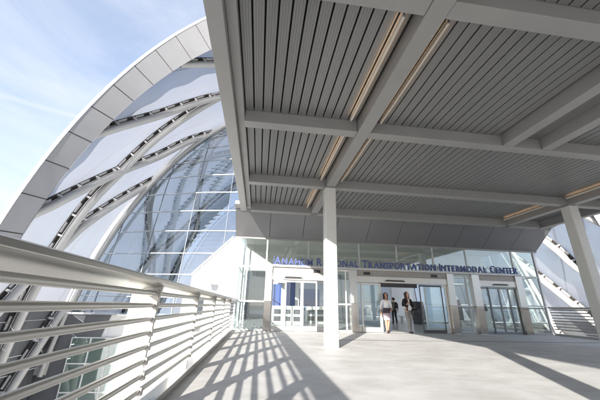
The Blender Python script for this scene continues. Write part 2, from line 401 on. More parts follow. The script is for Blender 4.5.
# sloping soffit panel
m = MB(); n = 10
def sof(u, v): # u 0..1 across, v 0 top(front) .. 1 bottom(back)
    a = -1.22 + u*(13.88+1.22); b = -1.25 + u*(14.42+1.25)
    return Vector((a+(b-a)*v, 12.0+(FY-.03-12.0)*v, 4.87-(4.87-ZT)*v))
nrm = (sof(1,0)-sof(0,0)).cross(sof(0,1)-sof(0,0)).normalized()
if nrm.z > 0: nrm = -nrm
for k in range(n):
    u0, u1 = k/n+.0006, (k+1)/n-.0006
    q = [sof(u0,.0), sof(u1,.0), sof(u1,1), sof(u0,1)]
    m.prism(q, -nrm*.04)
m.build('soffit_panel', M['soffit'], pv)
m = MB(); q = [sof(0,.01)-nrm*.05, sof(1,.01)-nrm*.05, sof(1,.99)-nrm*.05, sof(0,.99)-nrm*.05]; m.prism(q, -nrm*.1)
m.build('soffit_backing', M['dark'], pv)
m = MB(); m.prism([(-1.22,11.62,4.95),(-1.22,11.98,4.885),(-1.22,11.98,5.1),(-1.22,11.62,5.1)], (15.1,0,0)); m.build('gutter', M['canopy'], pv)
pb('roof', 'white', -1.1, 12.2, 5.11, 14.2, 34, 5.3); pb('soffit_edge_trim', 'canopy', -1.25, FY-.055, ZT-.05, 14.42, FY+.06, ZT+.015)
pb('ceiling', 'ceil', -.95, FY+.08, 4.35, 14.1, 22, 4.5)
# stainless jambs; the lower part's darker colour stands for a reflection
jambs = [(.25,.55),(3.22,3.55),(4.16,4.49),(9.02,9.36),(10.33,10.72),(12.72,13.10)]
for a, b in jambs:
    pb('jamb', 'steel', a, FY-.16, 1.215, b, FY+.12, 2.70, bevel=.006); pb('jamb_lower_reflection', 'jambreflect', a, FY-.16, 0.0, b, FY+.12, 1.212, bevel=.006)
ZBm0, ZBm1 = 2.705, 2.80
pb('sign_beam', 'mull', .25, FY-.19, ZBm0, 13.1, FY+.06, ZBm1, bevel=.005)
for a, b in ((.553,3.217),(4.493,9.017),(10.723,12.717)):
    pb('header_panel', 'header', a, FY-.08, 2.44, b, FY+.1, 2.702)
    m = MB(); c = a+.02
    pb('door_header', 'door', a, FY-.10, 2.16, b, FY+.1, 2.437, bevel=.006)
# transom glass and its mullions above the sign beam
tm = [-1.0, .25, 2.2, 4.68, 6.6, 8.5, 10.3, 12.9, 14.2]
for i in range(len(tm)-1):
    pb('transom_pane', 'glass_dark', tm[i]+.03, FY, ZBm1+.002 if 0 < i < 7 else 2.74, tm[i+1]-.03, FY+.016, ZT-.052)
for i, x in enumerate(tm):
    if i in (0, 8): pb('corner_post', 'whitemull' if i == 0 else 'mull', x-.03, FY-.04, 0, x+.03, FY+.06, ZT-.052)
    else: pb('mullion', 'mull', x-.03, FY-.03, ZBm1+.002, x+.03, FY+.05, ZT-.052)
# glass flank bays left and right
def bay(x0, x1, zt, rails, mt, gl='glass', mids=()):
    for i in range(len(rails)-1):
        pb('glass_pane', gl, x0+.02, FY, rails[i]+.03, x1-.02, FY+.016, rails[i+1]-.03)
    for z in rails: pb('transom', mt, x0+.031, FY-.035, z-.03, x1-.003, FY+.05, z+.03)
    for x in mids: pb('mullion', mt, x-.022, FY-.032, .05, x+.022, FY+.045, 2.66)
bay(-1.0, .25, 2.7, [.05, 1.2, 2.70], 'whitemull', mids=(-.60,))
bay(3.55, 4.16, 2.7, [.05, 1.16, 2.66], 'whitemull', mids=(3.98,))
bay(9.36, 10.33, 2.7, [.05, 1.20, 2.66], 'mull', mids=(10.08,))
bay(13.10, 14.2, 2.7, [.05, 1.30, 2.70], 'mull')
# doors
def leaf(x0, x1, y, mt='door', parent=pv, bottom=.22, st=.055):
    m = MB(); m.box(x0, y-.022, .02, x0+st, y+.022, 2.13); m.box(x1-st, y-.022, .02, x1, y+.022, 2.13)
    m.box(x0+st, y-.0215, 2.05, x1-st, y+.0215, 2.129); m.box(x0+st, y-.0215, .021, x1-st, y+.0215, bottom)
    d = m.build('sliding_door', M[mt], parent, .003)
    pb('glass_pane', 'glass', x0+st+.001, y-.006, bottom+.001, x1-st-.001, y+.006, 2.049, parent=d)
    return d
leaf(.56, 1.22, FY+.03); leaf(1.16, 1.92, FY-.03); leaf(1.94, 2.62, FY-.03); leaf(2.56, 3.21, FY+.03, 'darkframe')
leaf(4.50, 5.62, FY+.03); leaf(4.70, 5.66, FY-.03); leaf(7.58, 8.72, FY-.03, 'darkframe', bottom=.14, st=.04); leaf(7.86, 9.01, FY+.03)
leaf(10.73, 11.24, FY+.03, 'mullgrey', bottom=.12, st=.035); leaf(11.20, 11.74, FY-.03, 'mullgrey', bottom=.12, st=.035); leaf(11.75, 12.30, FY-.03, 'mullgrey', bottom=.12, st=.035); leaf(12.26, 12.71, FY+.03, 'mullgrey', bottom=.12, st=.035)
for x, wd in ((1.5,.42),(6.35,.50),(11.85,.40)):
    m = MB(); m.prism([(x-wd,FY-.101,2.23),(x+wd,FY-.101,2.23),(x+wd*.8,FY-.101,2.29),(x-wd*.8,FY-.101,2.29)], (0,-.10,0)); m.build('door_sensor', M['sensor'], pv)
for x in (5.0, 8.4, 2.6): pb('access_reader', 'sensor', x-.16, FY-.10, 2.5, x+.16, FY-.082, 2.63)
pb('door_operator', 'sensor', 5.68, FY+.104, 1.99, 7.56, FY+.22, 2.43)
# side walls, floor of the hall
for x in (-1.0, 14.2):
    for i, y in enumerate((13.78, 16.5, 19.2)):
        for z0, z1 in ((.05,1.17),(1.23,2.67),(2.73,4.3)):
            pb('side_pane', 'glass', x-.008, y+.03, z0, x+.008, y+2.66, z1)
        pb('side_mullion', 'whitemull' if x < 0 else 'mull', x-.03, y+2.665, .0, x+.03, y+2.715, 4.34)
    for z in (1.2, 2.7, 4.33): pb('side_transom', 'whitemull' if x < 0 else 'mull', x-.032, 13.79, z-.028, x+.032, 21.9, z+.028)
hf = MB(); hf.box(-1.25, 34.002, -.45, 14.4, 80, 0); struct(hf.build('concourse_floor', M['intfloor']))
hf = MB(); hf.box(-.9, 13.85, .002, 14.1, 33.9, .008); struct(hf.build('lobby_floor', M['intfloor']))
# interior: back screen wall with openings
pb('back_wall', 'intwall', -.9, 27, 0.01, 4.0, 27.2, 4.3); pb('back_wall', 'intwall', 8.0, 30, .01, 9.2, 30.2, 4.3); pb('back_wall', 'intwall', 12.2, 27, .01, 14.0, 27.2, 4.3)
pb('beam_casing', 'ceil', -.9, 17.2, 2.9, 14.1, 17.7, 4.34)

def kiosk(x, y, w, label):
    t = thing('ticket_counter', label, 'counter', (x, y, 0), 'ticket counters inside the lobby')
    m = MB(); m.box(x, y, .01, x+w, y+.6, .98); m.build('body', M['counter'], t, .01)
    m = MB(); m.box(x-.04, y-.05, .983, x+w+.04, y+.65, 1.03); m.build('worktop', M['white'], t, .006)
    k = int(w/.62)
    for i in range(k):
        for z in (.16, .56):
            m = MB(); a = x+.08+i*(w-.1)/k; m.box(a, y-.012, z, a+.42, y+.3, z+.27); m.build('shelf_opening', M['shelfdark'], t)
kiosk(.9, 19.0, 1.9, 'white counter with dark square openings behind the left hand doors')
kiosk(3.2, 20.2, 1.3, 'white counter with dark openings, half hidden by the sunlit column')
for (x, y, w, z0, z1, l) in ((.6,23.5,1.1,.9,2.6,'blue wall banner behind the left doors, lowest and leftmost'),(2.0,23.6,.8,.6,3.1,'tall dark blue wall banner behind the left doors'),(3.1,23.5,1.6,.9,2.3,'wide blue display board behind the left doors')):
    t = thing('display_board', l, 'board', (x, y, 0), 'blue display boards in the lobby')
    m = MB(); m.box(x, y, z0, x+w, y+.08, z1); m.build('board_face', M['blue'], t)
    m = MB(); m.box(x+.05, y+.02, .01, x+.1, y+.07, z0-.002); m.box(x+w-.1, y+.02, .01, x+w-.05, y+.07, z0-.002); m.build('leg', M['galv'], t)
def cabinet(x, y, w, h, mt, label):
    t = thing('ticket_machine', label, 'ticket machine', (x, y, 0), 'ticket machines in the lobby')
    m = MB(); m.prism([(x,y,.01),(x,y+.6,.01),(x,y+.6,h),(x,y+.18,h),(x,y+.02,h*.62)], (w,0,0)); m.build('body', M[mt], t, .012)
    m = MB(); a, b = Vector((x+w/2, y+.02, h*.62)), Vector((x+w/2, y+.18, h)); d = b-a; nn = Vector((0,-d.z,d.y)).normalized()
    m.obox((a+b)/2+nn*.006, Vector((w*.36,0,0)), d*.36, nn*.006); m.build('screen', M['sensor'], t)
cabinet(11.35, 21.2, .7, 1.55, 'shelfdark', 'dark ticket machine inside the lobby behind the middle door')
cabinet(12.9, 19.2, .7, 1.7, 'shelfdark', 'dark ticket machine inside the lobby behind the right door')
cabinet(14.3-1.1, 17.0, .6, 1.5, 'counter', 'white ticket machine inside the lobby beside the right glass corner')
def bench(x, y, l, label):
    t = thing('lobby_bench', label, 'bench', (x, y, 0), 'benches in the lobby')
    m = MB(); m.box(x, y, .42, x+l, y+.5, .48); m.build('seat', M['counter'], t, .01)
    for a in (x+.15, x+l-.2):
        m = MB(); m.box(a, y+.08, .01, a+.05, y+.42, .418); m.build('leg', M['steel'], t)
bench(9.6, 23.5, 2.0, 'long white bench deep inside the lobby behind the sidelight'); bench(11.4, 16.2, 1.5, 'white bench just inside the right hand doors')

# sign: one letter, one part
sg = thing('building_sign', 'row of blue capital letters reading ANAHEIM REGIONAL TRANSPORTATION INTERMODAL CENTER above the doors', 'sign', (.6, FY-.15, ZBm1))
def glyph(ch, size):
    cu = bpy.data.curves.new('letter', 'FONT'); cu.body = ch; cu.size = size; cu.extrude = .028; cu.offset = .006; cu.resolution_u = 3
    o = bpy.data.objects.new('letter_tmp', cu); COL.objects.link(o); bpy.context.view_layer.update()
    me = bpy.data.meshes.new_from_object(o.evaluated_get(bpy.context.evaluated_depsgraph_get()))
    bpy.data.objects.remove(o); me.materials.clear(); me.materials.append(M['letter'])
    return me
words = ['ANAHEIM','REGIONAL','TRANSPORTATION','INTERMODAL','CENTER']
gl = {}; lay = []; x = 0
for wi, wd in enumerate(words):
    for ci, ch in enumerate(wd):
        key = (ch, ci == 0)
        if key not in gl:
            me = glyph(ch, .50 if ci == 0 else .42); xx = [v.co.x for v in me.vertices]; gl[key] = (me, min(xx), max(xx))
        me, a, b = gl[key]; lay.append((me, x-a)); x += (b-a)+.062
    x += .17
tot = x-.17-.062; sc = (12.92-.60)/tot
for me, lx in lay:
    o = bpy.data.objects.new('letter', me); COL.objects.link(o); o.parent = sg
    o.location = (lx*sc, -.02, .012); o.rotation_euler = (pi/2, 0, 0); o.scale = (sc, 1, 1)
m = MB(); m.box(.58, FY-.185, ZBm1+.001, .6, FY-.165, ZBm1+.40); m.build('end_stop', M['letter'], sg)

# ------------------------------------------------------------------ arched shell
XC, ZC, EA, EB = 6.8, -6.0, 25.73, 36.54
WR = 2.8                                     # the arch is a little wider on its right
def E(th, y, off=0, a=EA, b=EB):
    t = rad(th); a += WR if cos(t) > 0 else 0
    return Vector((XC+(a+off)*cos(t), y, ZC+(b+off)*sin(t)))
sh = thing('arched_shell', 'huge arched station roof of pale diagonal tubes, translucent film cushions and grey panelled rim', 'building', (XC, 22, GZ))
TH0, TH1 = -4.6, 184.6
# rim: soffit panels with open joints
m = MB(); npan = 44; bk = MB(); lip = MB(); outr = []
def rimO(th, d=0, y=22.0): return E(th, y, d, 25.94, 39.36)
def rimI(th, d=0, y=23.4): return E(th, y, d, 25.43, 36.24)
dth = (TH1-TH0)/npan
def tw(t):                                    # joints run slightly askew along the soffit
    return t-3.0*max(-1,min(1,(t-90)/20))*max(0,min(1,(92-abs(t-90))/35))
for k in range(npan):
    g = .045; sub = 4; A = []; B = []
    for q in range(sub+1):
        t = TH0+k*dth+g+(dth-2*g)*q/sub; A.append(rimO(t)); B.append(rimI(tw(t)))
    n_ = (A[-1]-A[0]).cross(B[0]-A[0]).normalized()*.03
    N_ = sub+1
    m.add(A+B, [(q,q+1,N_+q+1,N_+q) for q in range(sub)], True)
    m.add(A+[p+n_ for p in A], [(q,N_+q,N_+q+1,q+1) for q in range(sub)]); m.add(B+[p+n_ for p in B], [(q,q+1,N_+q+1,N_+q) for q in range(sub)])
    for e in (0, sub): m.add([A[e],B[e],B[e]+n_,A[e]+n_], [(0,1,2,3)])
m.build('rim_soffit', M['rim'], sh)
rings = []
for k in range(npan*3+1):
    t = TH0+k*dth/3
    rings.append([rimO(t,.06,22.05), rimI(t,.05,23.42), rimI(t,1.15,23.7), rimO(t,.9,24.2), rimO(t,.3,22.05)])
bk.loft(rings, smooth=False); bk.build('rim_core', M['clamp'], sh)
rings = [[rimO(TH0+k*dth/3,.0,22.0), rimO(TH0+k*dth/3,.17,21.98), rimO(TH0+k*dth/3,.98,24.3), rimO(TH0+k*dth/3,.93,24.3), rimO(TH0+k*dth/3,.31,22.04), rimO(TH0+k*dth/3,.002,22.045)] for k in range(npan*3+1)]
lip.loft(rings, smooth=False); lip.build('rim_edge', M['white'], sh)

def spline(pts, step=1.2):
    """smooth (theta, y) path"""
    out = []
    P = [pts[0]]+list(pts)+[pts[-1]]
    for i in range(1, len(P)-2):
        p0, p1, p2, p3 = [Vector(q) for q in P[i-1:i+3]]
        d = (E(p1[0],p1[1])-E(p2[0],p2[1])).length; n = max(2, int(d/step))
        for k in range(n):
            t = k/n; out.append(.5*((2*p1)+(-p0+p2)*t+(2*p0-5*p1+4*p2-p3)*t*t+(-p0+3*p1-3*p2+p3)*t**3))
    out.append(Vector(pts[-1])); return out
def member(pts, r=.295, clamps=True):
    path = spline(pts); c = [E(q[0], q[1], max(0, (24.4-q[1])*.25)) for q in path]; top = [E(q[0], q[1], .70) for q in path]
    m = MB(); m.tube(c, r, 14); t = m.build('steel_tube', M['tube'], sh)
    if not clamps: return
    ch = MB(); br = MB()
    for i in range(len(c)-1):
        d = top[i+1]-top[i]; o = (top[i]-c[i]).normalized(); sd = d.normalized().cross(o)
        mid = (top[i]+top[i+1])/2
        ch.obox(mid-o*.02, d*.505, sd*.30, o*.05)                      # dark clamping rail under the film
        ch.obox(mid-o*.22, d*.505, sd*.05, o*.16)                      # continuous web
        br.obox(mid-o*.30, d*.505, sd*.09, o*.03)
    L_ = 0; nxt = 1.0
    for i in range(len(c)-1):
        seg = (c[i+1]-c[i]).length
        while nxt < L_+seg:
            f = (nxt-L_)/seg; p = c[i].lerp(c[i+1], f); q = top[i].lerp(top[i+1], f); o = (q-p).normalized(); d = (c[i+1]-c[i]).normalized(); sd = d.cross(o)
            br.obox((p+q)/2+o*.12, d*.085, sd*.30, o*.27)
            br.obox(q-o*.09+d*.75, d*.5, sd*.30, o*.022)
            nxt += 2.0
        L_ += seg
    ch.build('clamp_rail', M['clamp'], t); br.build('bracket', M['bracket'], t)
left = [
 [(147.2,23.5),(144.7,24.3),(134.6,28.1),(120.4,31.3),(104,35.5),(80,43)],
 [(184,27.2),(175,27.6),(162.2,28.2),(154.7,28.7),(147.4,29.7),(138.7,30.3),(127.9,31),(118,31.2),(95,31.6),(70,31)],
 [(159.6,23.5),(158.8,23.9),(153.9,26.5),(147.4,29.7),(139.9,33.3),(130.5,35.9),(118,40),(100,46)],
 [(175,23.5),(168,26.2),(160.4,28.9),(157.3,30.0),(146.6,35.1),(135,40),(118,47)],
 [(184,28.0),(176,31),(170,33)],
 [(128,23.7),(120,26.0),(108,29.5),(90,33),(70,38)],
]
right = [
 [(70,31),(55,28),(40,26.5),(25.7,26.1),(21.7,26.7),(18.3,27.0),(10,27.3),(0,27.5)],
 [(60,45),(45,39.5),(33,34.5),(24.1,29.8),(19.7,28.4),(17.8,27.6),(16.1,26.6),(9,23.9)],
 [(55,48),(40,43),(24,36),(16.4,32.2),(11.6,29.7),(3,25)],
 [(90,38),(70,36),(50,33),(38,29),(26,24.1),(24.6,23.6)],
 [(26,43),(18,39),(10,35),(0,29)],
 [(100,33),(78,30),(60,26),(51,23.7)],
]
for p in left+right: member(p)
# members beyond the glazed end wall, seen through the glass
for p in ([(95,35),(110,38),(126.8,41),(137,52),(143.6,62.8),(158,64),(178,64)],
          [(100,66),(120.6,59.9),(144.3,57.2),(160.9,48.3),(178,40)],
          [(140,37),(148.3,39),(158.1,50),(175,60)],
          [(80,50),(60,45),(40,44),(20,46),(2,47)], [(84,64),(60,58),(30,50),(8,40)], [(100,74),(125,73),(150,72),(178,70)]):
    member(p, .33)
# the ring that carries the glazed end wall
gy = lambda z: 34+.15*(z-1)
ring = []
for k in range(0, 61):
    th = 1+178*k/60; z = E(th, 0).z; ring.append((th, gy(z)))
for off, r in ((0,.26),(-.0,.2)):
    m = MB(); m.tube([E(t, y+(0 if r > .22 else -.75), -.25 if r < .22 else 0) for t, y in ring], r, 12); m.build('end_ring', M['tube'], sh)
m = MB()
for i in range(len(ring)-1):
    a, b = E(ring[i][0], ring[i][1], .3), E(ring[i+1][0], ring[i+1][1], .3); o = (E(ring[i][0],ring[i][1],1)-E(ring[i][0],ring[i][1])).normalized()
    m.obox((a+b)/2+o*.22, (b-a)*.51, Vector((0,.06,0)), o*.25)
m.build('end_ring_seal', M['mull'], sh)
# film cushions above the lattice: slightly pillowed double curve
def film(t0, t1, nt, y0, y1, ny, name, mt):
    m = MB(); uv = []
    for i in range(nt+1):
        for j in range(ny+1):
            t = t0+(t1-t0)*i/nt; y = y0+(y1-y0)*j/ny
            m.v.append(tuple(E(t, y, .86+.12*sin(t*.42+y*.5)*sin(t*.42-y*.5)))); uv.append((t/7.5, y/3.2))
    for i in range(nt):
        for j in range(ny):
            a = i*(ny+1)+j; m.f.append((a, a+1, a+ny+2, a+ny+1)); m.smooth.append(True)
    m.build(name, mt, sh, uv=uv)
film(9.5, 169.7, 150, 23.75, 76, 60, 'film_cushion', M['film'])
for t0, t1 in ((169.7, 184.6), (-4.6, 9.5)):
    m = MB(); uv = []
    rings = []
    for j in range(0, 18):
        for k in range(7):
            a0 = t0+(t1-t0)*k/7+.04; a1 = t0+(t1-t0)*(k+1)/7-.04; y0 = 23.76+j*3; y1 = y0+2.97
            q = [E(a0,y0,.84), E(a1,y0,.84), E(a1,y1,.84), E(a0,y1,.84)]; o = (E(a0,y0,.94)-E(a0,y0,.84))
            m.add(q+[p+o for p in q], [(0,1,2,3),(4,7,6,5),(0,4,5,1),(1,5,6,2),(2,6,7,3),(3,7,4,0)])
    m.build('base_cladding', M['lowerclad'], sh)
# rear closing wall of the shell (far end)
m = MB(); arc = [E(5+170*k/40, 76.1, .8) for k in range(41)]; m.prism(arc, (0,.3,0)); m.build('rear_wall', M['film'], sh)
def blind(o): return o

# ------------------------------------------------------------------ glazed end wall inside the arch
gw = thing('end_wall', 'leaning wall of tinted glass with thin pale mullions filling the arch behind the entrance', 'glass wall', (XC, 34, 0))
KR = (EA+WR-.1)/(EA-.1)
def half(z): s = (z-ZC)/(EB-.1); return (EA-.1)*math.sqrt(max(0, 1-s*s))
vx = [-20.2+4.05*k for k in range(15)]; hzs = [-.15, 1.55, 3.75, 5.95, 8.45, 10.9, 13.3, 15.8, 18.2, 20.6, 23, 25.4, 27.8, 30.2]
def wallp(x, z):                             # the wall bows outwards between its edges
    h_ = max(half(z), .5)*(KR if x > XC else 1); return Vector((x, gy(z)-4.6*max(0, 1-((x-XC)/h_)**2), z))
for i in range(len(vx)-1):
    for j in range(len(hzs)-1):
        z0, z1 = hzs[j]+.03, hzs[j+1]-.03
        xa, xb = vx[i]+.03, vx[i+1]-.03
        if j < 3 and vx[i] > -2.5 and vx[i+1] < 16.5: continue
        g = []
        for k in range(6):
            z = z0+(z1-z0)*k/5; hh = half(z); l, r = max(xa, XC-hh), min(xb, XC+hh*KR)
            if r > l+.02: g.append((wallp(l, z), wallp(r, z)))
        if len(g) < 2: continue
        m = MB(); d = Vector((0,.02,0)); v = [p for ab_ in g for p in ab_]; nn = len(v)
        m.add(v+[p+d for p in v], [(2*k,2*k+1,2*k+3,2*k+2) for k in range(len(g)-1)]+[(nn+2*k,nn+2*k+2,nn+2*k+3,nn+2*k+1) for k in range(len(g)-1)])
        m.build('glass_pane', M['endglass'], gw)
m = MB()
for z in hzs:
    hh = half(z)
    if hh < 1: continue
    px_ = [XC-hh+hh*(1+KR)*k/24 for k in range(25)]
    q = [wallp(x, z)-Vector((0,.03,0)) for x in px_]
    m.loft([[p+Vector((0,a,b)) for a, b in ((-.05,-.028),(.05,-.028),(.05,.028),(-.05,.028))] for p in q], smooth=False)
m.build('horizontal_mullions', M['mull'], gw)
m = MB()
for x in vx:
    d = abs(x-XC)/((EA-.1)*(KR if x > XC else 1))
    if d >= 1: continue
    zt = ZC+(EB-.1)*math.sqrt(1-d*d)
    q = [wallp(x, -.1+(zt+.1)*k/20)-Vector((0,.005,0)) for k in range(21)]
    m.loft([[p+Vector((a,b,0)) for a, b in ((-.025,-.06),(.025,-.06),(.025,.06),(-.025,.06))] for p in q], smooth=False)
m.build('vertical_mullions', M['mullgrey'], gw)

# ------------------------------------------------------------------ lower storey under the glazed wall, left of the bridge
lw = thing('lower_storey', 'white walled lower storey with green tinted windows, seen through the left railing', 'building', (-10, 33.4, GZ))
m = MB()
for k in range(7):
    a = -19.5+k*2.6; m.box(a+.008, 33.3, GZ, a+2.592, 33.6, -.2)
m.build('wall', M['white'], lw)
m = MB(); m.box(-19.4,33.35,GZ,-1.4,33.7,-.22); m.build('wall_core', M['clamp'], lw)
m = MB(); m.box(-19.6,32.9,-.198,-1.35,33.8,-.02); m.build('ledge', M['white'], lw)
m = MB(); m.prism([(-14.3,33.17,-.21),(-15.1,33.17,-3.2),(-16.2,33.17,-6.0),(-17.2,33.17,GZ),(-19.55,33.17,GZ),(-19.55,33.17,-.21)], (0,.12,0)); m.build('shadow_sheet', M['lowerclad'], lw)  # dark sheet standing in for the shell's slanting shadow on the white wall
wn = [(-17.2,-15.6),(-15.5,-13.9),(-13.8,-12.2)]
for a, b in wn:
    for z0, z1 in ((-4.4,-2.3),(-6.7,-4.5),(-8.9,-6.8)):
        m = MB(); m.box(a,33.05,z0,b,33.08,z1); wd = m.build('window', M['lowglass'], lw)
        m = MB(); m.box(a-.05,33.0,z0-.05,b+.05,33.12,z0); m.box(a-.05,33.0,z1,b+.05,33.12,z1+.05); m.box(a-.05,33.0,z0,a,33.12,z1); m.box(b,33.0,z0,b+.05,33.12,z1); m.build('window_frame', M['whitemull'], wd)
m = MB(); m.box(-17.3,33.09,-8.95,-12.1,33.165,-2.2); m.build('window_recess', M['recess'], lw)
# white gabled wing beside the entrance
wg = thing('white_wing', 'bright white wing with slanting roof edge left of the entrance', 'building', (-3, 22, GZ))
m = MB(); m.prism([(-4.75,22,GZ),(-1.35,22,GZ),(-1.35,22,5.85),(-2.15,22,5.75),(-4.75,22,2.95)], (0,10.5,0)); m.build('wall', M['wingwhite'], wg)
m = MB(); m.box(-4.6,21.93,.34,-1.5,21.99,1.34); m.build('window_band', M['bandglass'], wg)
m = MB(); m.bar((-4.83,27.25,2.93),(-2.15,27.25,5.82),10.7,.09); m.build('roof', M['white'], wg)
m = MB(); m.box(-4.7,21.88,.24,-1.4,21.925,.33); m.box(-4.7,21.88,1.35,-1.4,21.925,1.42); m.box(-1.4,21.88,.24,-1.36,21.925,1.42); m.build('ledge_rail', M['mull'], wg)
lp = thing('wall_lamp', 'small grey lamp on a short post against the white wing', 'lamp', (-3.4, 21.4, 0))
m = MB(); m.tube([(-3.4,21.4,-.0),(-3.4,21.4,1),(-3.4,21.4,2.1)], .035, 8); m.build('post', M['galv'], lp)
m = MB(); m.prism([(-3.56,21.3,2.12),(-3.24,21.3,2.12),(-3.20,21.3,2.5),(-3.6,21.3,2.5)], (0,.2,0)); m.build('lamp_head', M['lowerclad'], lp)
tr = MB(); tr.box(-4.9,20.6,-.3,-1.35,21.98,-.02); tag(tr.build('service_ledge', M['white']), 'narrow white ledge at the foot of the white wing', 'ledge')

# ------------------------------------------------------------------ people
def skin(name, nodes, edges, mt, parent, root=None, sub=2):
    ids = list(nodes); sh_ = base_of(parent)
    me = bpy.data.meshes.new(name); me.from_pydata([tuple(Vector(nodes[k][0])) for k in ids], [(ids.index(a), ids.index(b)) for a, b in edges], [])
    o = bpy.data.objects.new(name, me); COL.objects.link(o)
    md = o.modifiers.new('skin', 'SKIN'); md.use_smooth_shade = True
    for i, k in enumerate(ids):
        r = nodes[k][1]; sv = me.skin_vertices[0].data[i]; sv.radius = (r, r) if not isinstance(r, tuple) else r
        sv.use_root = (k == (root or ids[0]))
    s2 = o.modifiers.new('sub', 'SUBSURF'); s2.levels = sub; s2.render_levels = sub
    bpy.context.view_layer.update()
    em = bpy.data.meshes.new_from_object(o.evaluated_get(bpy.context.evaluated_depsgraph_get()))
    bpy.data.objects.remove(o)
    em.materials.clear(); em.materials.append(mt)
    for p in em.polygons: p.use_smooth = True; p.material_index = 0
    r = bpy.data.objects.new(name, em); COL.objects.link(r); r.parent = parent
    return r
def hand_nodes(wr, d, palm_n, curl=.5, side=1):
    """five bent fingers growing from the palm; d = hand direction, palm_n = way the palm faces"""
    d = Vector(d).normalized(); pn = Vector(palm_n); pn = (pn-d*pn.dot(d)).normalized(); ac = d.cross(pn)*side
    wr = Vector(wr); nodes = {}; ed = []
    nodes['palm'] = (wr+d*.05, (.03,.018)); nodes['knuck'] = (wr+d*.085, (.034,.014)); ed += [('palm','knuck')]
    for i, (o, l) in enumerate(((-.028,.068),(-.009,.078),(.010,.072),(.028,.056))):
        b = wr+d*.09+ac*o; p1 = b+(d*cos(curl*.5)+pn*sin(curl*.5))*l*.5; p2 = p1+(d*cos(curl*1.3)+pn*sin(curl*1.3))*l*.5
        nodes['f%da' % i] = (b, .0095); nodes['f%db' % i] = (p1, .0088); nodes['f%dc' % i] = (p2, .0075)
        ed += [('knuck','f%da' % i),('f%da' % i,'f%db' % i),('f%db' % i,'f%dc' % i)]
    t0 = wr+d*.035-ac*.035; t1 = t0-ac*.022+d*.028+pn*.01; t2 = t1+d*.03+pn*.012
    nodes['t0'] = (t0,.012); nodes['t1'] = (t1,.0105); nodes['t2'] = (t2,.0085); ed += [('palm','t0'),('t0','t1'),('t1','t2')]
    return nodes, ed
def person(base, rz, label, sc, look, pose, mats):
    t = thing('person', label, 'person', base); t.rotation_euler = (0,0,rz); t.scale = (sc,sc,sc)
    # local frame: facing -Y, z up; built round the origin
    J = dict(pelvis=((0,0,.93),(.125,.10)), belly=((0,-.005,1.06),(.108,.085)), chest=((0,.0,1.24),(.128,.10)), sho=((0,.005,1.36),(.085,.07)), neck=((0,.0,1.45),.048), skull=((look[0]*.02,-.012,1.53),.05))
    ed = [('pelvis','belly'),('belly','chest'),('chest','sho'),('sho','neck'),('neck','skull')]
    for s, q in (('r',-1),('l',1)):
        p = pose[s]
        J['hip'+s] = ((q*.085,0,.90),(.088,.092)); J['kn'+s] = (p['knee'],.056); J['cf'+s] = (tuple((Vector(p['knee'])*.62+Vector(p['ank'])*.38)+Vector((0,.018,0))),.053); J['an'+s] = (p['ank'],.034)
        J['he'+s] = (tuple(Vector(p['ank'])+Vector((0,.025,-.045))),.032); J['to'+s] = (p['toe'],.03)
        ed += [('pelvis','hip'+s),('hip'+s,'kn'+s),('kn'+s,'cf'+s),('cf'+s,'an'+s),('an'+s,'he'+s),('he'+s,'to'+s)]
        J['sh'+s] = ((q*.165,.005,1.355),.058); J['el'+s] = (p['elb'],.041); J['wr'+s] = (p['wr'],.027)
        ed += [('sho','sh'+s),('sh'+s,'el'+s),('el'+s,'wr'+s)]
        hn, he = hand_nodes(p['wr'], Vector(p['wr'])-Vector(p['elb']) if 'hd' not in p else p['hd'], p['pn'], p.get('curl',.6), q)
        for k, v in hn.items(): J[s+k] = v
        ed += [('wr'+s, s+'palm')]+[(s+a, s+b) for a, b in he]
    body = skin('body', J, ed, mats['skin'], t, 'pelvis')
    # head: shaped ellipsoid rings joined onto the same mesh
    yaw, pit = look; R = Matrix.Rotation(yaw, 3, 'Z') @ Matrix.Rotation(pit, 3, 'X'); hc = Vector((0,-.012,1.585))
    m = MB(); rings = []
    prof = [(-.118,.02,.025,-.045),(-.112,.036,.04,-.042),(-.095,.047,.058,-.03),(-.065,.057,.078,-.012),(-.03,.066,.09,0),(0,.071,.095,.004),(.035,.073,.097,.008),(.07,.067,.088,.010),(.095,.051,.066,.012),(.112,.026,.034,.013),(.117,.006,.008,.013)]
    for z, rx, ry, oy in prof:
        ring = []
        for k in range(20):
            a = 2*pi*k/20; x_, y_ = rx*cos(a), ry*sin(a)+oy
            if y_ < 0 and abs(x_) < .02:                       # nose, brow, chin relief
                y_ -= .021*max(0,1-abs(z+.028)/.032)*(1-abs(x_)/.02) + .006*max(0,1-abs(z+.1)/.02)
            if y_ < 0 and .018 < abs(x_) < .045: y_ += .008*max(0,1-abs(z-.0)/.02)
            ring.append(hc + R @ Vector((x_, y_, z)))
        rings.append(ring)
    m.loft(rings)
    for q in (-1,1):
        m.ell(hc+R@Vector((q*.071,.012,-.01)), .010, .018, .030, 8, 6, R)
    h = m
    # join the head into the body mesh so the figure stays one surface
    sh_ = Vector((0,0,0)); me = body.data
    import bmesh
    b_ = bmesh.new(); b_.from_mesh(me); vs = [b_.verts.new(v) for v in h.v]
    for f in h.f:
        try: fc = b_.faces.new([vs[i] for i in f]); fc.smooth = True
        except ValueError: pass
    b_.to_mesh(me); b_.free()
    def local(mm, name, mt, par):
        me = bpy.data.meshes.new(name); me.from_pydata(mm.v, [], mm.f); me.polygons.foreach_set('use_smooth', mm.smooth); me.materials.append(mt)
        o = bpy.data.objects.new(name, me); COL.objects.link(o); o.parent = par; return o
    for q in (-1,1):
        m = MB(); m.ell(hc+R@Vector((q*.03,-.083,.004)), .0115, .008, .0075, 8, 6, R); local(m, 'eye', mats['eye'], t)
